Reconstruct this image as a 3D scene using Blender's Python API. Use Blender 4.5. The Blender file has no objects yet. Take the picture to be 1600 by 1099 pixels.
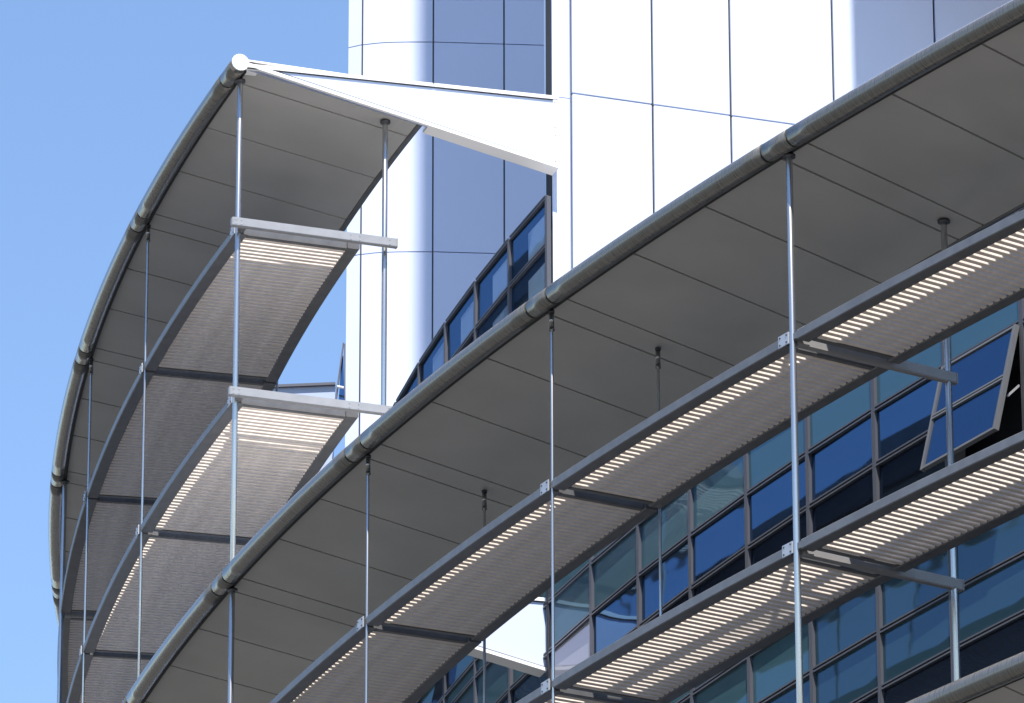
import bpy, bmesh, math, random
from math import sin, cos, pi, radians
from mathutils import Vector, Matrix
random.seed(7)
scene = bpy.context.scene
COL = scene.collection

# ------------------------------------------------------------------ camera
PITCH = 0.3855
cd = bpy.data.cameras.new("camera")
cam = bpy.data.objects.new("camera", cd); COL.objects.link(cam)
cam.location = (0, 0, 0)
cam.rotation_euler = (pi/2 + PITCH, 0, 0)
cd.sensor_width = 36.0
cd.lens = 9945.6/1600*36
cd.shift_x = (800-753.45)/1600
cd.clip_start = 0.5; cd.clip_end = 3000
scene.camera = cam

# ------------------------------------------------------------------ sky and sun
SUN_H = Vector((sin(radians(4.0)), -cos(radians(4.0))))*0.591      # horizontal run per unit of height, towards the sun
SUN_EL = math.atan2(1.0, 0.591)
w = bpy.data.worlds.new("World"); scene.world = w; w.use_nodes = True
nt = w.node_tree
bg = nt.nodes["Background"]
sky = nt.nodes.new("ShaderNodeTexSky"); sky.sky_type = 'NISHITA'; sky.sun_disc = False
sky.sun_elevation = SUN_EL
sky.sun_rotation = math.atan2(SUN_H.x, SUN_H.y)
sky.air_density = 1.0; sky.dust_density = 0.1; sky.ozone_density = 3.0; sky.altitude = 800
nt.links.new(sky.outputs[0], bg.inputs[0]); bg.inputs[1].default_value = 0.13
sl = bpy.data.lights.new("sun", 'SUN'); sl.energy = 4.9; sl.angle = radians(0.4); sl.color = (1.0, 0.95, 0.88)
so = bpy.data.objects.new("sun", sl); COL.objects.link(so)
so.rotation_euler = Vector((SUN_H.x, SUN_H.y, 1)).to_track_quat('Z', 'Y').to_euler()
scene.view_settings.view_transform = 'Standard'; scene.view_settings.look = 'None'
scene.view_settings.exposure = 0.95; scene.view_settings.gamma = 1.0
scene.view_settings.use_curve_mapping = False
scene.render.engine = 'CYCLES'
scene.cycles.max_bounces = 8; scene.cycles.glossy_bounces = 5; scene.cycles.diffuse_bounces = 5

# ------------------------------------------------------------------ plan geometry
S = 1.35/5.1932
XC, YC, R = 135.4826*S, 222.7483*S, 151.0337*S
T0, DT = 0.9366, 0.0765
ZB, ZA, ZC = 63.4293*S, 79.6866*S, 47.3916*S
L1, L2 = 1.35, 10.6079*S
DR = 0.2337*S
LB = 1.207
GOFF = 2.5
def th(k): return T0 + DT*k
def P(k, off, z):
    t = th(k); r = R-off
    return Vector((XC-r*sin(t), YC-r*cos(t), z))
def inward(k): return Vector((sin(th(k)), cos(th(k)), 0))
def along(k): return Vector((-cos(th(k)), sin(th(k)), 0))          # towards growing k
def frame_rot(k):      # local x inward, local y along growing k
    a = math.atan2(inward(k).y, inward(k).x)
    return a
WK = [(-1, .76), (0, .76), (1, .775), (2, .81), (3, .88), (4, .985), (5, 1.09), (6, 1.15), (7, 1.19), (8, 1.2), (10, 1.2)]
def wid(k):
    for (a, u), (b, v) in zip(WK, WK[1:]):
        if a <= k <= b: return u+(v-u)*(k-a)/(b-a)
    return 1.2

# ------------------------------------------------------------------ materials
def mat(name, color, rough=0.5, metal=0.0, spec=0.5):
    m = bpy.data.materials.new(name); m.use_nodes = True
    b = m.node_tree.nodes["Principled BSDF"]
    b.inputs["Base Color"].default_value = (*color, 1); b.inputs["Roughness"].default_value = rough
    b.inputs["Metallic"].default_value = metal; b.inputs["Specular IOR Level"].default_value = spec
    return m
def noisy(m, scale=(1, 1, 1), amount=0.15, bump=0.0, coord='Object', nscale=5.0, detail=4.0, rough_var=0.0, lo=0.35, hi=0.65):
    n = m.node_tree.nodes; l = m.node_tree.links; b = n["Principled BSDF"]
    tc = n.new("ShaderNodeTexCoord"); mp = n.new("ShaderNodeMapping"); mp.inputs["Scale"].default_value = scale
    l.new(tc.outputs[coord], mp.inputs[0])
    ns = n.new("ShaderNodeTexNoise"); ns.inputs["Scale"].default_value = nscale; ns.inputs["Detail"].default_value = detail
    l.new(mp.outputs[0], ns.inputs["Vector"])
    mr = n.new("ShaderNodeMapRange"); mr.inputs[1].default_value = lo; mr.inputs[2].default_value = hi
    mr.inputs[3].default_value = 1-amount; mr.inputs[4].default_value = 1+amount
    l.new(ns.outputs["Fac"], mr.inputs[0])
    mx = n.new("ShaderNodeMix"); mx.data_type = 'RGBA'; mx.blend_type = 'MULTIPLY'; mx.inputs[0].default_value = 1.0
    mx.inputs[6].default_value = b.inputs["Base Color"].default_value
    l.new(mr.outputs[0], mx.inputs[7]); l.new(mx.outputs[2], b.inputs["Base Color"])
    if rough_var:
        r = n.new("ShaderNodeMapRange"); r.inputs[1].default_value = lo; r.inputs[2].default_value = hi
        r0 = b.inputs["Roughness"].default_value
        r.inputs[3].default_value = r0-rough_var; r.inputs[4].default_value = r0+rough_var
        l.new(ns.outputs["Fac"], r.inputs[0]); l.new(r.outputs[0], b.inputs["Roughness"])
    if bump:
        bp = n.new("ShaderNodeBump"); bp.inputs["Strength"].default_value = bump; bp.inputs["Distance"].default_value = 0.02
        l.new(ns.outputs["Fac"], bp.inputs["Height"]); l.new(bp.outputs[0], b.inputs["Normal"])
    return m
M = {}
M['tube'] = noisy(mat("galvanised_tube", (0.13, 0.122, 0.108), 0.34, 0.35), scale=(200, 2.5, 1), amount=0.28, coord='UV', nscale=1.0, detail=4, rough_var=0.10, bump=0.12)
_b = M['tube'].node_tree.nodes['Principled BSDF']; _b.inputs['Coat Weight'].default_value = 0.7; _b.inputs['Coat Roughness'].default_value = 0.2
M['rod'] = mat("stainless_rod", (0.46, 0.46, 0.46), 0.27, 0.9)
M['rail'] = noisy(mat("silver_rail_paint", (0.14, 0.142, 0.148), 0.42, 0.35), amount=0.10, nscale=9)
M['beam'] = noisy(mat("silver_beam_paint", (0.30, 0.296, 0.30), 0.4, 0.3), amount=0.05, nscale=12)
M['slat'] = noisy(mat("louvre_slat_paint", (0.62, 0.555, 0.50), 0.42, 0.0), amount=0.08, nscale=7)
M['soffit'] = noisy(mat("soffit_panel_grey", (0.42, 0.412, 0.395), 0.5, 0.1), amount=0.06, nscale=1.6, coord='Object', detail=7, bump=0.03)
M['joint'] = mat("dark_joint_gasket", (0.02, 0.02, 0.022), 0.7)
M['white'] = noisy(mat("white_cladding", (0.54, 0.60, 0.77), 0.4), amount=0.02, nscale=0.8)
M['whitecap'] = mat("white_trim", (0.80, 0.80, 0.80), 0.4)
M['frame'] = mat("dark_grey_window_frame", (0.10, 0.10, 0.115), 0.4, 0.4)
M['bracket'] = mat("bare_steel_bracket", (0.42, 0.43, 0.46), 0.45, 0.5)
M['terrace'] = noisy(mat('dark_bitumen_roof', (0.06, 0.06, 0.062), 0.9), amount=0.2, nscale=0.7)
M['parapet_shade'] = mat('shade_tinted_parapet', (0.30, 0.36, 0.50), 0.5)  # blue-grey base carries the shade on the white parapet
M['dark'] = mat("dark_bolt", (0.03, 0.03, 0.03), 0.5)
M['room'] = mat("unlit_room_black", (0.02, 0.02, 0.025), 0.9)
M['roof'] = noisy(mat("pale_roof_sheet", (0.76, 0.73, 0.69), 0.7), amount=0.15, nscale=0.7)
def glass(name, col, diff, rough=0.03, wave=0.02, fac=0.75):
    m = bpy.data.materials.new(name); m.use_nodes = True
    n = m.node_tree.nodes; l = m.node_tree.links
    out = n["Material Output"]; b = n["Principled BSDF"]
    b.inputs["Base Color"].default_value = (*diff, 1); b.inputs["Roughness"].default_value = 0.4; b.inputs["Specular IOR Level"].default_value = 0.2
    g = n.new("ShaderNodeBsdfGlossy"); g.inputs["Color"].default_value = (*col, 1); g.inputs["Roughness"].default_value = rough
    tc = n.new("ShaderNodeTexCoord"); ns = n.new("ShaderNodeTexNoise"); ns.inputs["Scale"].default_value = 1.1; ns.inputs["Detail"].default_value = 1
    l.new(tc.outputs["Object"], ns.inputs["Vector"])
    bp = n.new("ShaderNodeBump"); bp.inputs["Strength"].default_value = wave; bp.inputs["Distance"].default_value = 0.3
    l.new(ns.outputs["Fac"], bp.inputs["Height"]); l.new(bp.outputs[0], g.inputs["Normal"])
    mx = n.new("ShaderNodeMixShader"); mx.inputs[0].default_value = fac
    l.new(b.outputs[0], mx.inputs[1]); l.new(g.outputs[0], mx.inputs[2]); l.new(mx.outputs[0], out.inputs[0])
    return m
M['glass_blue'] = glass("blue_reflective_glass", (0.10, 0.19, 0.32), (0.004, 0.012, 0.035))
M['glass_teal'] = glass("teal_glass_with_blind", (0.11, 0.17, 0.22), (0.07, 0.165, 0.205), fac=0.55)
M['glass_steel'] = glass('steel_blue_glass_with_blind', (0.085, 0.14, 0.20), (0.035, 0.085, 0.12), fac=0.6)
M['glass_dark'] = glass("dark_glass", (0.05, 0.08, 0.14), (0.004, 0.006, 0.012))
M['glazing'] = glass('glass_with_painted_reflection', (0.35, 0.36, 0.42), (0.42, 0.42, 0.50), fac=0.45)  # white reflection of the lower fin, painted into the pane colour
M['pane_reflection'] = glass("glass_pale_reflection", (0.20, 0.30, 0.50), (0.20, 0.30, 0.42), fac=0.5)  # paler tint for reflections painted onto the upper window strip

# ------------------------------------------------------------------ mesh helpers
def mesh_obj(name, verts, faces, m, parent=None, loc=None, smooth=False, uvs=None):
    """verts in world coordinates; the object sits at its parent's origin"""
    o0 = Vector(loc) if loc is not None else (parent_world(parent) if parent else Vector((0, 0, 0)))
    me = bpy.data.meshes.new(name)
    me.from_pydata([tuple(Vector(v)-o0) for v in verts], [], faces)
    if uvs:
        uv = me.uv_layers.new(name="UVMap")
        for p in me.polygons:
            for li, vi in zip(p.loop_indices, p.vertices): uv.data[li].uv = uvs[vi]
    me.materials.append(m)
    if smooth:
        for p in me.polygons: p.use_smooth = True
    o = bpy.data.objects.new(name, me); COL.objects.link(o)
    if parent:
        o.parent = parent; o.location = o0-parent_world(parent)
    else: o.location = o0
    return o
WORLD = {}
def parent_world(o):
    return WORLD[o.name]
def thing(name, label, cat, loc, group=None):
    o = bpy.data.objects.new(name, None); COL.objects.link(o); o.empty_display_size = 0.2
    o.location = loc; o['label'] = label; o['category'] = cat
    if group: o['group'] = group
    WORLD[o.name] = Vector(loc)
    return o
def place(o, parent, loc):                        # register world position so that sub-parts can be parented
    o.parent = parent; o.location = Vector(loc)-parent_world(parent); WORLD[o.name] = Vector(loc)
def sweep(profile, k0, k1, n, closed_caps=True):
    """cross section [(offset, z)] swept along the arc; returns verts, faces"""
    v = []; f = []; m = len(profile)
    for i in range(n+1):
        k = k0+(k1-k0)*i/n
        for p in profile:
            off = p[0](k) if callable(p[0]) else p[0]
            v.append(P(k, off, p[1]))
    for i in range(n):
        for j in range(m):
            a = i*m+j; b = i*m+(j+1) % m
            f.append((a, b, b+m, a+m))
    if closed_caps:
        f.append(tuple(range(m-1, -1, -1))); f.append(tuple(n*m+j for j in range(m)))
    return v, f
def fix(o):
    bm = bmesh.new(); bm.from_mesh(o.data); bmesh.ops.recalc_face_normals(bm, faces=bm.faces); bm.to_mesh(o.data); bm.free()
    return o
def rect(o0, o1, z0, z1, c=0.006):                # chamfered rectangle; offsets may be functions of k
    def sh(o, d): return (lambda k: o(k)+d) if callable(o) else o+d
    return [(sh(o0, c), z0), (sh(o1, -c), z0), (o1, z0+c), (o1, z1-c), (sh(o1, -c), z1), (sh(o0, c), z1), (o0, z1-c), (o0, z0+c)]
# shared unit meshes
def unit_box(name, m, bev=0.0):
    bm = bmesh.new(); bmesh.ops.create_cube(bm, size=1.0)
    me = bpy.data.meshes.new(name); bm.to_mesh(me); bm.free(); me.materials.append(m); return me
UB = {}
def ub(key):
    if key not in UB: UB[key] = unit_box("box_"+key, M[key])
    return UB[key]
def box(name, key, parent, c, dims, rz=0.0, rx=0.0):
    """unit box instance; c is the world centre"""
    o = bpy.data.objects.new(name, ub(key)); COL.objects.link(o)
    if parent: o.parent = parent; o.location = Vector(c)-parent_world(parent)
    else: o.location = c
    o.rotation_euler = (0, 0, rz) if not rx else (Matrix.Rotation(rz, 3, 'Z') @ Matrix.Rotation(rx, 3, 'X')).to_euler()
    o.scale = dims
    return o
def bevel_box(name, m, parent, c, dims, rz, b=0.006):
    bm = bmesh.new(); bmesh.ops.create_cube(bm, size=1.0)
    bmesh.ops.scale(bm, vec=dims, verts=bm.verts)
    bmesh.ops.bevel(bm, geom=list(bm.edges), offset=b, segments=2, affect='EDGES')
    me = bpy.data.meshes.new(name); bm.to_mesh(me); bm.free(); me.materials.append(m)
    o = bpy.data.objects.new(name, me); COL.objects.link(o)
    if parent: o.parent = parent; o.location = Vector(c)-parent_world(parent)
    else: o.location = c
    o.rotation_euler = (0, 0, rz)
    return o
CYL = {}
def cyl_mesh(key, r, segs=20):
    k = (key, r)
    if k not in CYL:
        bm = bmesh.new(); bmesh.ops.create_cone(bm, cap_ends=True, segments=segs, radius1=r, radius2=r, depth=1.0)
        me = bpy.data.meshes.new("cylinder_"+key); bm.to_mesh(me); bm.free(); me.materials.append(M[key])
        for p in me.polygons: p.use_smooth = len(p.vertices) == 4
        CYL[k] = me
    return CYL[k]
def vcyl(name, key, parent, x, y, z0, z1, r):
    o = bpy.data.objects.new(name, cyl_mesh(key, r)); COL.objects.link(o)
    o.parent = parent; o.location = Vector((x, y, (z0+z1)/2))-parent_world(parent); o.scale = (1, 1, z1-z0)
    return o

# ------------------------------------------------------------------ ground
gm = noisy(mat("pale_concrete_paving", (0.085, 0.08, 0.07), 0.85), amount=0.2, nscale=0.4)
g = mesh_obj("ground", [(-1500, -1500, -1.6), (1500, -1500, -1.6), (1500, 1500, -1.6), (-1500, 1500, -1.6)], [(0, 1, 2, 3)], gm)
g['kind'] = 'structure'

# ------------------------------------------------------------------ canopies
TR = 0.067
def tube_piece(name, parent, z, k0, k1, r, n, m, caps=False, off=0.0, seg=28):
    v = []; f = []; uv = []
    for i in range(n+1):
        k = k0+(k1-k0)*i/n
        for j in range(seg+1):
            a = 2*pi*j/seg
            v.append(P(k, off+r*sin(a), z-r*cos(a))); uv.append((k*2.0, j/seg))
    for i in range(n):
        for j in range(seg):
            a = i*(seg+1)+j
            f.append((a, a+1, a+seg+2, a+seg+1))
    if caps:
        f.append(tuple(range(seg, -1, -1))); f.append(tuple(n*(seg+1)+j for j in range(seg+1)))
    o = mesh_obj(name, v, f, m, parent, smooth=True, uvs=uv); fix(o)
    if caps:
        for p in o.data.polygons:
            if len(p.vertices) > 4: p.use_smooth = False
    return o
SOFF0, SOFF1 = 0.075, 1.50
def soffz(z, off): return z-0.012-0.185*(off-0.07)
def canopy(label, z, ks, ke, end_k=None, roof='roof'):
    root = thing("canopy", label, "canopy", P((ks+ke)/2, 0, z), "curved canopies, one above each floor")
    joints = list(range(math.floor(ks), math.ceil(ke)+1))
    hb = 0.048; e = 0.0036
    segs = []
    for j in joints:                                    # collar tube and soffit strip at each rod
        a, b = j-hb, j+hb
        if end_k is not None and a < end_k: a = end_k
        if a < ks-1e-6 and end_k is None or b > ke: continue
        segs.append((a, b, 'c'))
        if j+1 <= ke: segs.append((j+hb, j+1-hb, 't'))
    for a, b, kind in segs:
        if kind == 'c':
            tube_piece("tube_collar", root, z, a+e, b-e, TR, 2, M['tube'], caps=True)
        else:
            tube_piece("edge_tube", root, z, a+e, b-e, TR+0.001, 12, M['tube'], caps=True)
    if end_k is not None:
        tube_piece('end_cap', root, z, end_k-0.0035, end_k+0.0015, TR+0.0015, 1, M['whitecap'], caps=True)
    # inner connecting core seen in the joints
    tube_piece("joint_core", root, z, segs[0][0]+0.01, segs[-1][1]-0.01, TR-0.008, 8*len(joints), M['joint'], seg=16)
    # gutter lip between the tube and the soffit
    v, f = sweep([(0.052, z-0.046), (0.068, z-0.052), (0.068, z-0.020), (0.052, z-0.020)], segs[0][0], segs[-1][1], 10*len(joints))
    fix(mesh_obj("soffit_lip", v, f, M['joint'], root))
    # soffit panels
    panels = []
    for a, b, kind in segs:
        if kind == 'c': panels.append((a, b))
        else:
            for q in range(3): panels.append((a+(b-a)*q/3, a+(b-a)*(q+1)/3))
    for a, b in panels:
        a += e*1.0; b -= e*1.0
        d = random.uniform(-0.0012, 0.0012)
        pr = [(SOFF0+0.004, soffz(z, SOFF0)+d), (SOFF1-0.02, soffz(z, SOFF1-0.02)+d), (SOFF1-0.02, soffz(z, SOFF1)+0.03), (SOFF0+0.004, soffz(z, SOFF0)+0.03)]
        v, f = sweep(pr, a, b, 4); fix(mesh_obj("soffit_panel", v, f, M['soffit'], root))
    # dark void above the panels and the roof sheet over it
    kk0, kk1 = segs[0][0], segs[-1][1]
    v, f = sweep([(SOFF0-0.006, soffz(z, SOFF0)+0.022), (SOFF1-0.018, soffz(z, SOFF1)+0.022), (SOFF1-0.018, soffz(z, SOFF1)+0.05), (SOFF0-0.006, soffz(z, SOFF0)+0.05)], kk0, kk1, 10*len(joints))
    fix(mesh_obj("joint_backing", v, f, M['joint'], root))
    v, f = sweep([(0.03, z+0.045), (SOFF1, z+0.03), (SOFF1, z+0.055), (0.03, z+0.060)], kk0, kk1, 10*len(joints))
    fix(mesh_obj("roof_sheet", v, f, M[roof], root))
    # inner edge trims
    for nm, o0, o1, dz in (("edge_trim", SOFF1-0.016, SOFF1+0.012, 0.0), ("edge_channel", SOFF1+0.014, SOFF1+0.034, 0.012)):
        zb = soffz(z, SOFF1)
        v, f = sweep(rect(o0, o1, zb-0.006+dz, z+0.028, 0.003), kk0, kk1, 10*len(joints))
        fix(mesh_obj(nm, v, f, M['rail'], root))
    return root
KEND = 3.935
canopy("upper curved canopy with grey soffit ending in a white pointed gable, against the sky", ZA, 4, 10, end_k=KEND)
canopy("long middle canopy with steel edge tube, crossing from top right to bottom left", ZB, -2, 7)
canopy("lowest canopy, only its bright edge tube and some soffit in the bottom right corner", ZC, -2, 3, roof='terrace')

# ------------------------------------------------------------------ gable fins (radial white plates at the end of the canopy)
def fin(label, z, off0, group="white pointed gable fins beside the curved canopies"):
    k = KEND
    root = thing("gable_fin", label, "gable fin", P(k, 0, z), group)
    I = inward(4); A = along(4)
    base = P(4, 0, 0) + A*(-(4-KEND)*DT*R)              # plane through the end of the canopy, parallel to the radial line at 4
    ends = 2.625
    def q(off, zz, d): v = base+I*off+A*d; v.z = zz; return v
    def top(off): return z-0.012+0.10*(off/ends)
    def bot(off): return z-0.024-0.198*(off-0.07)
    def plate(name, pts, d0, d1, m):
        v = [q(o, zz, d0) for o, zz in pts]+[q(o, zz, d1) for o, zz in pts]
        n = len(pts); f = [tuple(range(n)), tuple(range(2*n-1, n-1, -1))]+[(i, (i+1) % n, (i+1) % n+n, i+n) for i in range(n)]
        return fix(mesh_obj(name, v, f, m, root))
    plate("web", [(off0, top(off0)-0.02), (ends, top(ends)-0.02), (ends, bot(ends)+0.02), (off0, bot(off0)+0.02)], 0.004, 0.05, M['white'])
    # top capping in two lengths, with a dark shadow gap below
    for a, b in ((off0, 1.58), (1.59, ends)):
        if b <= off0: continue
        plate("top_cap", [(a, top(a)+0.004), (b, top(b)+0.004), (b, top(b)-0.024), (a, top(a)-0.024)], -0.012, 0.14, M['whitecap'])
    plate("shadow_gap", [(off0, top(off0)-0.024), (ends, top(ends)-0.024), (ends, top(ends)-0.032), (off0, top(off0)-0.032)], -0.001, 0.003, M['joint'])
    plate("shadow_gap", [(off0+.02, bot(off0)+0.036), (ends, bot(ends)+0.036), (ends, bot(ends)+0.029), (off0+.02, bot(off0)+0.029)], -0.001, 0.003, M['joint'])
    plate("bottom_flange", [(off0, bot(off0)+0.028), (ends, bot(ends)+0.028), (ends, bot(ends)), (off0, bot(off0))], -0.010, 0.022, M['whitecap'])
    plate("box_soffit", [(SOFF1+0.05, bot(SOFF1+0.05)+0.028), (ends, bot(ends)+0.028), (ends, bot(ends)+0.002), (SOFF1+0.05, bot(SOFF1+0.05)+0.002)], 0.0225, 0.15, M['whitecap'])
    # end plate with bolts at the wall
    plate("end_plate", [(ends-0.045, top(ends)-0.02), (ends+0.0, top(ends)-0.02), (ends+0.0, bot(ends)+0.03), (ends-0.045, bot(ends)+0.03)], -0.006, 0.003, M['whitecap'])
    for fr in (0.06, 0.44, 0.56, 0.96):
        zz = bot(ends)+0.03+(top(ends)-bot(ends)-0.05)*(1-fr)
        c = q(ends-0.03, zz, -0.008)
        bevel_box("bolt", M['dark'], root, c, (0.008, 0.006, 0.010), frame_rot(4), 0.001)
    return root
fin("large white pointed gable fin at the top, joining the upper canopy to the white wall", ZA, 0.05)
fin("white gable fin glimpsed between louvres under the middle canopy, left of windows", ZB, 1.56)

# ------------------------------------------------------------------ hanger rods
SIDE = {0: 'beyond the right edge', 1: 'fourth from the left on the middle canopy, thickest, at the right', 2: 'thin, second canopy joint from the right'}
def rod(label, k, off, ztop, zbot, thick, zl, grp, bracket=True, socket=True):
    c = P(k, off, ztop)
    root = thing("hanger_rod", label, "hanger rod", c, grp)
    r = 0.0215 if thick else 0.0105
    vcyl("shaft", 'rod', root, c.x, c.y, zbot, ztop-0.01, r)
    vcyl("top_flange", 'frame', root, c.x, c.y, ztop-0.030, ztop-0.012, r*1.9)
    if not thick and socket:
        vcyl("socket", 'rod', root, c.x, c.y, ztop-0.145, ztop-0.02, 0.0165)
        vcyl("locknut", 'rod', root, c.x, c.y, ztop-0.160, ztop-0.145, 0.019)
    return root
ORD = {4: "nearest", 5: "second", 6: "third", 7: "fourth", 8: "fifth"}
ZBOT_A, ZBOT_B = ZA-4.13, ZB-4.07
rod("thick steel rod hanging from the pointed end of the upper canopy", 4, DR, ZA-0.045, ZB+0.05, True, ZA, "outer hanger rods")
rod("thin steel rod under the upper canopy, first to the left of its thick end rod", 5, DR, ZA-0.045, ZB+0.05, False, ZA, "outer hanger rods")
rod("thin steel rod under the upper canopy, between the second rod and the far left edge", 6, DR, ZA-0.045, ZB+0.05, False, ZA, "outer hanger rods")
rod("thick bright rod at the far left end of the upper canopy, against the sky", 7, DR, ZA-0.045, ZB+0.05, True, ZA, "outer hanger rods")
rod("thick polished rod hanging from the middle canopy, crossing the right-hand louvres full height", 1, DR, ZB-0.045, ZC+0.05, True, ZB, "outer hanger rods")
rod("thin steel rod from the middle canopy down past the lower gable fin's right end", 2, DR, ZB-0.045, ZC+0.05, False, ZB, "outer hanger rods")
rod("thin steel rod hanging from the middle canopy, left of the white gable fin under it", 3, DR, ZB-0.045, ZC+0.05, False, ZB, "outer hanger rods")
rod("thick dull rod under the middle canopy at bottom left, below the upper end rod", 4, DR, ZB-0.045, ZC+0.05, True, ZB, "outer hanger rods")
rod("thick inner rod between the pointed gable and the sunlit louvre beams, against the white tower", 4, LB+DR-0.015, soffz(ZA, LB)-0.0, ZB+0.05, True, ZA, "inner hanger rods")
rod("thick inner rod in front of the windows at the right edge, passing the open window", 1, LB+DR-0.0, soffz(ZB, LB)+0.0, ZC+0.06, True, ZB, "inner hanger rods")
rod("thin dark inner rod under the middle canopy, passing in front of the window wall", 2, 0.88, soffz(ZB, 0.88), ZC+0.06, False, ZB, "inner hanger rods")
rod("thin dark inner rod under the middle canopy, crossing the lower white gable fin's left tip", 3, 0.965, soffz(ZB, 0.965), ZC+0.06, False, ZB, "inner hanger rods")
rod("thin inner rod glimpsed at the sky gap beside the upper louvres", 5, DR+1.10, soffz(ZA, 1.16), ZB+0.05, False, ZA, "inner hanger rods", socket=False)

# ------------------------------------------------------------------ louvre panels
NSL = 41
RW, RH = 0.098, 0.066          # rail width and height
def slat_mesh():
    # a blade with a folded lower lip: unit length in x, section in y (along k) and z
    w_, h_ = 0.038, 0.034
    pts = [(-w_/2, 0.004), (-w_/2+0.004, 0), (w_/2-0.004, 0), (w_/2, 0.004), (w_/2, h_*0.35), (-w_/2+0.014, h_), (-w_/2+0.003, h_)]
    v = [(0, y, z) for y, z in pts]+[(1, y, z) for y, z in pts]; n = len(pts)
    f = [tuple(range(n)), tuple(range(2*n-1, n-1, -1))]+[(i, (i+1) % n, (i+1) % n+n, i+n) for i in range(n)]
    me = bpy.data.meshes.new("slat"); me.from_pydata(v, [], f); me.materials.append(M['slat'])
    bm = bmesh.new(); bm.from_mesh(me); bmesh.ops.recalc_face_normals(bm, faces=bm.faces); bm.to_mesh(me); bm.free()
    return me
SLAT = slat_mesh()
def louvre(label, k0, z, grp, slats=True):
    """one bay between joints k0 and k0+1; z is the underside of the rails"""
    root = thing("louvre_panel", label, "louvre panel", P(k0+0.5, 0.5, z), grp)
    a, b = k0+(0.030 if k0 in (1, 7) else 0.017), k0+1-(0.030 if k0+1 in (1, 7) else 0.017)
    o_out = DR-0.012
    v, f = sweep(rect(o_out, o_out+RW, z, z+RH), a-0.010, b+0.010, 12); fix(mesh_obj("outer_rail", v, f, M['rail'], root))
    fi = lambda k: DR+wid(k)-RW+0.01
    fo = lambda k: DR+wid(k)+0.01
    v, f = sweep(rect(fi, fo, z, z+RH), a-0.010, b+0.010, 12); fix(mesh_obj("inner_rail", v, f, M['rail'], root))
    for kk in (a+0.006, b-0.006):
        L = wid(kk)-2*RW+0.022
        c = P(kk, o_out+RW+L/2, z+RH/2)
        bevel_box("end_rail", M['rail'], root, c, (L+0.002, 0.046, RH-0.004), frame_rot(kk), 0.004)
    s0, s1 = a+0.024, b-0.024
    for i in range(NSL):
        k = s0+(s1-s0)*i/(NSL-1)
        L = wid(k)-2*RW+0.022
        o = bpy.data.objects.new("slat", SLAT); COL.objects.link(o); o.parent = root
        o.location = P(k, o_out+RW-0.001, z+0.004+random.uniform(-0.0006, 0.0006))-parent_world(root)
        o.rotation_euler = (random.uniform(-0.008, 0.008), 0, frame_rot(k)+random.uniform(-0.0006, 0.0006)); o.scale = (L+0.002, 1, 1)
    return root
GU, GL = "upper row of louvre panels", "lower row of louvre panels"
def pos_text(c): return c
A1t = ["sunlit upper-row louvre panel under the pointed gable, sky behind its inner rail",
       "shaded upper-row louvre panel of the top canopy, second bay going left",
       "dark narrow upper-row louvre panel of the top canopy, third bay at the far left",
       "upper-row louvre panel of the top canopy, fourth bay, hidden behind the far left edge"]
A2t = ["brightly sunlit lower-row louvre panel at left centre, its corner beam reaching the middle canopy's tube",
       "lower-row louvre panel of the top canopy with small sun spots at its corner, second bay",
       "grey lower-row louvre panel of the top canopy, third bay at the bottom left",
       "lower-row louvre panel of the top canopy, fourth bay at the bottom left edge"]
for i in range(3): louvre(A1t[i], 4+i, ZA-L1, GU)
louvre(A1t[3], 7, ZA-L1, GU)
for i in range(4): louvre(A2t[i], 4+i, ZA-L2, GL)
B1t = {-1: "upper-row louvre panel of the middle canopy, beyond the picture's right edge",
       0: "upper-row louvre panel right of the polished rod, striped with sun, above the open window",
       1: "upper-row louvre panel between polished rod and next thin rod, short sun stripes along its rail",
       2: "upper-row louvre panel above the lower white gable fin, narrow sun stripes along its edge",
       3: "upper-row louvre panel at bottom left centre, fine sun stripes, below the middle canopy"}
B2t = {-1: "lower-row louvre panel of the middle canopy, beyond the picture's right edge",
       0: "lower-row louvre panel in the right bottom quarter, right of the polished rod, long sun stripes",
       1: "lower-row louvre panel left of the polished rod, with two bands of sun stripes",
       2: "lower-row louvre panel at the bottom edge, below the lower white gable fin"}
for k, t in B1t.items(): louvre(t, k, ZB-L1, GU)
for k, t in B2t.items(): louvre(t, k, ZB-L2, GL)

# long cross beams at every third joint, and short ones at the others
def cross_beam(label, k, z, grp="cross beams carrying the louvres"):
    off0, off1 = -0.02+0.0, LB+DR+0.052
    kk = k-0.030 if k == 4 else k
    if k != 4: off0 = DR+0.03; z -= 0.022
    c = P(kk, (off0+off1)/2, z+0.042)
    root = thing("cross_beam", label, "cross beam", c, grp)
    rz = frame_rot(kk)
    bevel_box("box_section", M['beam'], root, c, (off1-off0, 0.05, 0.072), rz, 0.005)
    ce = P(kk, off1+0.003, z+0.042)
    bevel_box("end_cap", M['beam'], root, ce, (0.008, 0.054, 0.076), rz, 0.002)
    for off in (off0+0.03, off0+0.075, LB*0.78, LB*0.84, off1-0.06):
        for dz in (-0.018, 0.018):
            cb = P(kk, off, z+0.042+dz)-along(kk)*0.027
            bevel_box("bolt", M['bracket'], root, cb, (0.010, 0.006, 0.010), rz, 0.002)
    return root
cross_beam("sunlit silver cross beam under the pointed gable, upper of the two left beams", 4, ZA-L1)
cross_beam("sunlit silver cross beam at left centre, lower one, running into the middle canopy's tube", 4, ZA-L2)
cross_beam("dark cross beam of the upper louvre row at the right, reaching the rod by the open window", 1, ZB-L1)
cross_beam("dark cross beam of the lower louvre row at the bottom right", 1, ZB-L2)
cross_beam("dark cross beam at the far left end of the upper louvre row", 7, ZA-L1)
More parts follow.
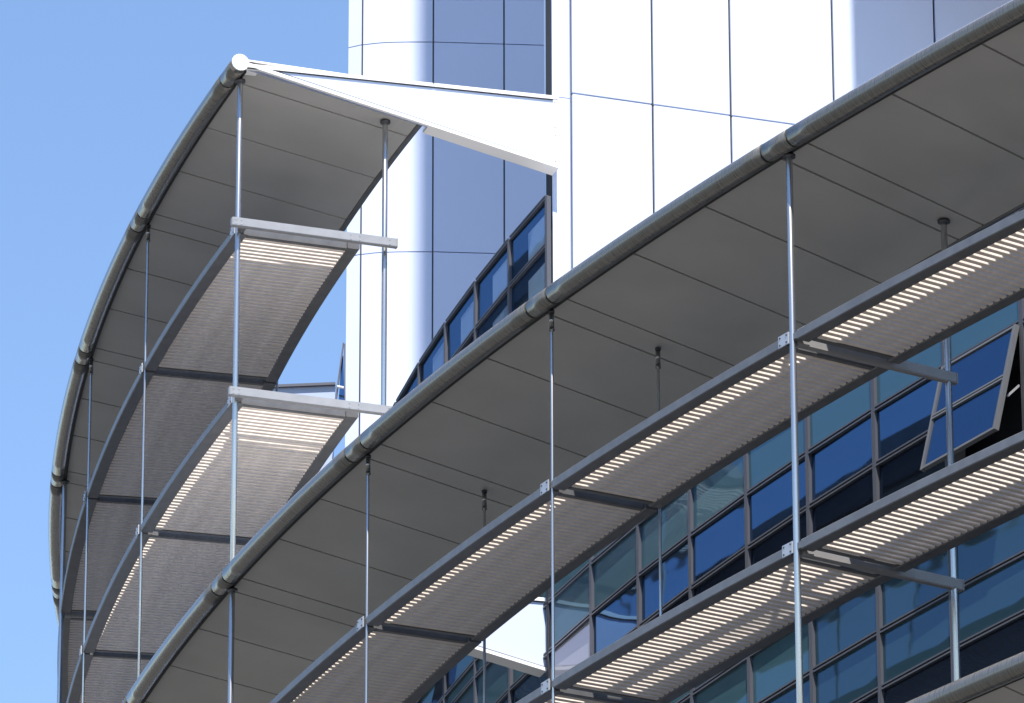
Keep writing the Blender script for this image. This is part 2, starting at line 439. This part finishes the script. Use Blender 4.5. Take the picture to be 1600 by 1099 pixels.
cross_beam("dark cross beam at the bottom left end of the lower louvre row", 7, ZA-L2)

def bracket(label, k, z, grp="bolted rail brackets"):
    kk = k+0.022
    c = P(kk, DR-0.024, z+RH/2)
    root = thing("rail_bracket", label, "rail bracket", c, grp)
    rz = frame_rot(kk)
    bevel_box("plate", M['bracket'], root, c, (0.008, 0.115, 0.082), rz, 0.002)
    for dy in (-0.036, 0.036):
        for dz in (-0.024, 0.024):
            cb = Vector(c)+along(kk)*dy+Vector((0, 0, dz))-inward(kk)*0.006
            bevel_box("bolt", M['dark'], root, cb, (0.007, 0.011, 0.011), rz, 0.002)
    cc = P(k, DR+0.02, z+RH/2)
    bevel_box("splice_block", M['rail'], root, cc, (0.06, 0.13, RH*0.7), rz, 0.003)
    return root
BR = [(1, ZB-L1, "square rail bracket where the polished rod meets the upper louvre rail"),
      (1, ZB-L2, "square rail bracket where the polished rod meets the lower louvre rail"),
      (2, ZB-L1, "bright bolted bracket on the upper louvre rail, right of centre"),
      (2, ZB-L2, "bright bolted bracket on the lower louvre rail at the bottom, below the white fin"),
      (3, ZB-L1, "bright bolted bracket on the upper louvre rail, bottom centre left"),
      (4, ZA-L1, "small rail bracket at the nearest corner of the top canopy's upper louvres"),
      (4, ZA-L2, "small rail bracket at the nearest corner of the top canopy's lower louvres"),
      (5, ZA-L1, "thin bright bracket on the top canopy's upper louvre rail, second joint"),
      (5, ZA-L2, "thin bright bracket on the top canopy's lower louvre rail, second joint"),
      (6, ZA-L1, "thin bright bracket on the top canopy's upper louvre rail, third joint"),
      (6, ZA-L2, "thin bright bracket on the top canopy's lower louvre rail, third joint")]
for k, z, t in BR: bracket(t, k, z)

# ------------------------------------------------------------------ curtain walls
MK = lambda j: 1.295+0.325*j
ROW = 0.405
def glazing(label, ztop, rows, j0, j1, matfn, head=True, sash=None, sash_rows=2, sr0=2):
    """glazed wall between mullions j0 and j1; rows counted down from ztop"""
    root = thing("curtain_wall", label, "window wall", P(MK((j0+j1)/2), GOFF, ztop-rows*ROW))
    zb = ztop-rows*ROW
    for j in range(j0, j1+1):
        k = MK(j)
        c = P(k, GOFF, (ztop+zb)/2)
        o = box("mullion", 'frame', root, c-inward(k)*0.0, (0.040, 0.012, ztop-zb), frame_rot(k))
        for s in (-1, 1):
            box("mullion_bar", 'frame', root, c-inward(k)*0.002+along(k)*0.017*s, (0.034, 0.012, ztop-zb-0.002), frame_rot(k))
    for i in range(rows+1):
        z = ztop-i*ROW
        for j in range(j0, j1):
            k0, k1 = MK(j), MK(j+1); km = (k0+k1)/2
            L = (P(k1, GOFF, z)-P(k0, GOFF, z)).length
            c = (P(k0, GOFF, z)+P(k1, GOFF, z))/2
            if sash is not None and j == sash and sr0 < i < sr0+sash_rows: continue
            for dz, out in ((0.017, 0.0), (-0.011, 0.003)):
                box("transom", 'frame', root, c-inward(km)*(0.004+out)+Vector((0, 0, dz)), (0.028, L-0.046, 0.012), frame_rot(km))
            box("transom_core", 'dark', root, c+inward(km)*0.008+Vector((0, 0, 0.003)), (0.02, L-0.044, 0.03), frame_rot(km))
    for i in range(rows):
        for j in range(j0, j1):
            mk = matfn(i, j)
            if sash is not None and j == sash and sr0 <= i < sr0+sash_rows: continue
            k0, k1 = MK(j), MK(j+1); km = (k0+k1)/2
            z = ztop-(i+0.5)*ROW
            L = (P(k1, GOFF, z)-P(k0, GOFF, z)).length
            c = (P(k0, GOFF, z)+P(k1, GOFF, z))/2
            o = box("pane", mk, root, c+inward(km)*0.008, (0.010, L-0.048, ROW-0.03), frame_rot(km)+random.uniform(-0.010, 0.010))
            o.rotation_euler.y += random.uniform(-0.010, 0.010)
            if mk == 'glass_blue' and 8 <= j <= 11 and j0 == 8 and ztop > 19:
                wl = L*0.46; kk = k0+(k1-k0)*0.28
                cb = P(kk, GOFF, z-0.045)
                box("pane_reflection", 'pane_reflection', root, cb+inward(km)*0.0005, (0.004, wl, ROW*0.60), frame_rot(km))  # lighter reflection in the pane, laid on as a thin pale quad
    if sash is not None:
        k0, k1 = MK(sash), MK(sash+1); km = (k0+k1)/2
        L = (P(k1, GOFF, 0)-P(k0, GOFF, 0)).length-0.05
        H = ROW*sash_rows
        zt = ztop-sr0*ROW
        piv = (P(k0, GOFF, zt)+P(k1, GOFF, zt))/2-inward(km)*0.035-Vector((0, 0, 0.02))
        s = bpy.data.objects.new("open_sash", None); COL.objects.link(s); place(s, root, piv)
        s.rotation_euler = (Matrix.Rotation(frame_rot(km), 3, 'Z') @ Matrix.Rotation(0.245, 3, 'Y')).to_euler()
        def sb(name, key, c, d):
            o = bpy.data.objects.new(name, ub(key)); COL.objects.link(o); o.parent = s; o.location = c; o.scale = d
        for y in (-L/2, L/2): sb("stile", 'rail', (0, y, -H/2), (0.036, 0.022, H))
        for y in (-L/2, L/2): sb("stile_bead", 'frame', (0.0, y*0.955, -H/2), (0.030, 0.012, H-0.03))
        for zz in (-0.012, -H+0.012): sb("rail", 'rail', (0, 0, zz), (0.034, L-0.03, 0.018))
        sb("glazing_bar", 'rail', (-0.012, 0, -H/2-0.012), (0.02, L-0.03, 0.014)); sb("glazing_bar", 'rail', (-0.012, 0, -H/2+0.012), (0.02, L-0.03, 0.014))
        sb("pane", 'glass_blue', (0.0, 0, -H*0.26), (0.012, L-0.04, H*0.44)); sb("pane", 'glass_blue', (0.0, 0, -H*0.74), (0.012, L-0.04, H*0.44))
        for y in (-L*0.44, L*0.44):
            ang = Matrix.Rotation(frame_rot(km), 3, 'Z')
            a_ = piv+ang @ Vector((0.04, y, -H*0.5)); b_ = piv+ang @ Vector((-0.06, y, -H*0.62))
            dv = b_-a_
            arm = box('stay_arm', 'bracket', root, (a_+b_)/2, (dv.length, 0.012, 0.014)); arm.rotation_euler = dv.to_track_quat('X', 'Z').to_euler()
        # near-black sheet standing in for the unlit room behind the opening
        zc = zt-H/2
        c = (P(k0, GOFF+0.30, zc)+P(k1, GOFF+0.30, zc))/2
        box("unlit_room_sheet", 'room', root, c, (0.02, L+0.5, H+0.7), frame_rot(km))
    return root
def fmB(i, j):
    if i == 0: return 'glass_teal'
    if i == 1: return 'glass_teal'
    if j == 7 and i in (2, 3) or j == 6 and i == 3: return 'glazing'  # panes next to the fin carry its painted reflection
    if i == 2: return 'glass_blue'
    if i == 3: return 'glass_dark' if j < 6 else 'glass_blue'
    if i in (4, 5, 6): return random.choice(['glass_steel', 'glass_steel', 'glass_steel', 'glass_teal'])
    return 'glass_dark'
T1Z = 16.10
glazing("curved window wall under the middle canopy, blue glass panes in dark frames with one sash hanging open", T1Z+ROW*2, 10, -5, 8, fmB, sash=0)
def fmA(i, j): return 'glass_blue' if i < 2 else 'glass_dark'
glazing("curved strip of blue windows rising beside the shaded tower, above the middle canopy", T1Z+4.19-ROW, 8, 8, 20, fmA)
glazing("part of the window wall left of the lower gable fin, above a louvre rail", T1Z+ROW*2, 10, 8, 18, fmB)

# roof slabs and interior backing behind the window walls
def slab(name, label, cat, z0, z1, o0, o1, k0, k1, m):
    r = thing(name, label, cat, P((k0+k1)/2, o0, z0))
    v, f = sweep([(o0, z0), (o1, z0), (o1, z1), (o0, z1)], k0, k1, 30)
    fix(mesh_obj("deck", v, f, m, r)); return r
slab("flat_roof", "pale flat roof edge above the strip of blue windows beside the tower", "roof", T1Z+4.19-ROW-0.05, T1Z+4.19-ROW-0.01, GOFF+0.04, 9, 4.06, 9, M['rail'])
slab("roof_terrace", "pale roof terrace behind the middle canopy, next to the end wall", "roof", ZB+0.05, ZB+0.12, GOFF+0.03, 14, 2.6, 8, M['roof'])
slab("roof_terrace", "dark roof deck behind the right part of the middle canopy", "roof", ZB+0.05, ZB+0.12, GOFF+0.03, 14, -4, 2.595, M['terrace'])

# ------------------------------------------------------------------ white end wall and the added wing shading it
I4 = inward(4); A4 = along(4); rz4 = frame_rot(4)
W0 = Vector((0.5417, 46.0965, 0))                       # corner seen at the fin's end
def wp(a, d, z): v = W0+I4*a+A4*d; v.z = z; return v
root = thing("end_wall", "white panelled wall rising behind the middle canopy, sunlit, right of the gable fin", "wall", wp(2, 0.3, 16))
ZT = 62.0
def wbox(name, key, a0, a1, d0, d1, z0, z1, parent):
    return bevel_box(name, M[key], parent, wp((a0+a1)/2, (d0+d1)/2, (z0+z1)/2), (a1-a0, d1-d0, z1-z0), rz4, 0.004)
wbox("backing", 'joint', 0.02, 9.0, 0.035, 0.17, 10.0, ZT, root)
for pz0, pz1 in ((10.0, 20.88), (20.888, ZT)):          # corner casing: its left return runs back almost along the line of sight
    p0, p1 = wp(0.005, -0.030, 0), wp(0.150, -0.030, 0); p3 = p0+Vector((-0.052, 0.9985, 0))*1.0; p2 = p3+Vector((0.35, 0.05, 0))
    pl = [p0, p1, p2, p3]
    v = [Vector((q_.x, q_.y, pz0)) for q_ in pl]+[Vector((q_.x, q_.y, pz1)) for q_ in pl]
    fix(mesh_obj("pilaster", v, [(0, 1, 2, 3), (4, 5, 6, 7), (0, 1, 5, 4), (1, 2, 6, 5), (2, 3, 7, 6), (3, 0, 4, 7)], M['white'], root))
edges = [0.178, 0.868, 1.537, 2.43, 3.33, 4.2, 5.1, 6.0, 6.9, 7.8, 8.7]
z0 = 20.95
for (a, b) in zip(edges, edges[1:]):
    for n in range(-4, 4):
        zz0 = z0+n*2.5; zz1 = zz0+2.5
        wbox("wall_panel", 'white', a+0.010, b-0.010, 0.0+random.uniform(-.001, .001), 0.03, zz0+0.005, zz1-0.005, root)
    wbox("wall_panel", 'white', a+0.010, b-0.010, 0.0, 0.03, z0+4*2.5+0.005, ZT, root)
# unseen wing added to shade the wall's right part, set low to block sky
Q = Vector((3.0, 46.932)); e = Q+SUN_H*10.0
r2 = thing("shading_wing", "unseen added white wing, above the picture, shading the wall's right part", "shading wing", (e.x+6, e.y+5, 23))
bevel_box("shading_wing_walls", M['white'], r2, (e.x+7, e.y+5, 43.35), (14, 10, 41.3), 0, 0.02)
for n in range(12):
    box("shading_wing_window", 'glass_blue', r2, (e.x+1.6+n, e.y-0.005, 30), (0.8, 0.02, 1.6))

# ------------------------------------------------------------------ tower with the shaded recess
TY = 63.7
tw = thing("tower", "tall white panelled tower behind the pointed gable, half sunlit and half in blue shade", "tower", (0, TY, 0))
def tpx(x, z=27.0):                    # plan x on the tower front for a picture column
    d = TY*cos(PITCH)+z*sin(PITCH)
    return (x-753.45)/9945.6*d
cols = [tpx(540), tpx(563.5), tpx(600), tpx(640), tpx(676), tpx(788), tpx(900), tpx(1012), tpx(1124)]
ys = {0: 0.15, 1: 0.075, 2: 0.015, 3: 0.0, 4: 0.0}
def ty(i): return TY+ys.get(i, 0.0)+ (0.07*(cols[i]-cols[4]) if i > 4 else 0)
pan = [[0, 1], [1, 2, 3, 4], [4, 5], [5, 6], [6, 7], [7, 8]]
zs = [29.53-2.51*n for n in range(-4, 12)]
for grp_ in pan:
    for za_, zb_ in zip(zs, zs[1:]):
        fr = []; g_ = 0.006
        pts = []
        for q_ in grp_:
            x = cols[q_]
            if q_ == grp_[0]: x += g_*1.5
            if q_ == grp_[-1]: x -= g_*1.5
            pts.append((x, ty(q_)))
        if len(pts) == 4:                 # rounded corner: refine
            pts = [pts[0], ((pts[0][0]+pts[1][0])/2, (pts[0][1]+pts[1][1])/2-0.008), pts[1], ((pts[1][0]+pts[2][0])/2, (pts[1][1]+pts[2][1])/2-0.003), pts[2], pts[3]]
        n = len(pts)
        v = [(x, y, zb_+g_) for x, y in pts]+[(x, y, za_-g_) for x, y in pts]+[(x, y+0.03, zb_+g_) for x, y in pts]+[(x, y+0.03, za_-g_) for x, y in pts]
        f = []
        for i in range(n-1):
            f += [(i, i+1, n+i+1, n+i), (2*n+i, 3*n+i, 3*n+i+1, 2*n+i+1), (i, 2*n+i, 2*n+i+1, i+1), (n+i, n+i+1, 3*n+i+1, 3*n+i)]
        f += [(0, n, 3*n, 2*n), (n-1, 3*n-1, 4*n-1, 2*n-1)]
        o = fix(mesh_obj("facade_panel", v, f, M['white'], tw))
        if n > 2:
            for p_ in o.data.polygons: p_.use_smooth = False
# core behind the panels
cx0, cx1 = cols[0]+0.01, cols[-1]
v = [(cols[0]+.01, TY+0.185, 0), (cols[1], TY+0.11, 0), (cols[2], TY+0.045, 0), (cols[3], TY+0.032, 0), (cols[4], TY+0.032, 0), (cols[-1], ty(8)+0.032, 0), (cols[-1], TY+8, 0), (cols[0]+.01, TY+8, 0)]
n = len(v); v = v+[(x, y, 39.5) for x, y, _ in v]
f = [tuple(range(n)), tuple(range(2*n-1, n-1, -1))]+[(i, (i+1) % n, (i+1) % n+n, i+n) for i in range(n)]
fix(mesh_obj("core", v, f, M['frame'], tw))

# ------------------------------------------------------------------ small things in the sky gap left of the tower
def ray_at(x, y, Y):
    a = (x-753.45)/9945.6; b = -(y-549.5)/9945.6
    d = Vector((a, cos(PITCH)-b*sin(PITCH), sin(PITCH)+b*cos(PITCH)))
    return d*(Y/d.y)
def quad_prism(name, pts, Y, depth, m, parent):
    v = [ray_at(x, y, Y) for x, y in pts]; v2 = [p+Vector((0, depth, 0)) for p in v]; n = len(v)
    f = [tuple(range(n)), tuple(range(2*n-1, n-1, -1))]+[(i, (i+1) % n, (i+1) % n+n, i+n) for i in range(n)]
    return fix(mesh_obj(name, v+v2, f, m, parent))
pp = thing("sky_gap_parapet", "pale parapet panel in the sky gap between the upper louvres and the white tower", "parapet", ray_at(470, 700, 61.5))
quad_prism("panel", [(404, 605), (524, 600), (520, 760), (404, 760)], 61.5, 0.06, M['parapet_shade'], pp)
quad_prism("coping", [(404, 602), (524, 597), (524, 601), (404, 606)], 61.46, 0.14, M['frame'], pp)
vs = thing("vent_sash", "narrow open vent window seen edge-on beside the tower's left edge", "window", ray_at(530, 640, 61.2))
quad_prism("frame", [(535.5, 536), (537.5, 535), (524, 640), (521, 640)], 61.2, 0.06, M['frame'], vs)
quad_prism("stay", [(527, 602), (537, 604), (537, 606), (527, 604)], 61.15, 0.04, M['whitecap'], vs)
quad_prism("pane", [(534, 560), (536.5, 555), (538.5, 640), (528, 640)], 61.3, 0.02, M['glass_blue'], vs)
quad_prism("post", [(537.5, 537), (539.5, 537), (540, 640), (538, 640)], 61.2, 0.05, M['frame'], vs)
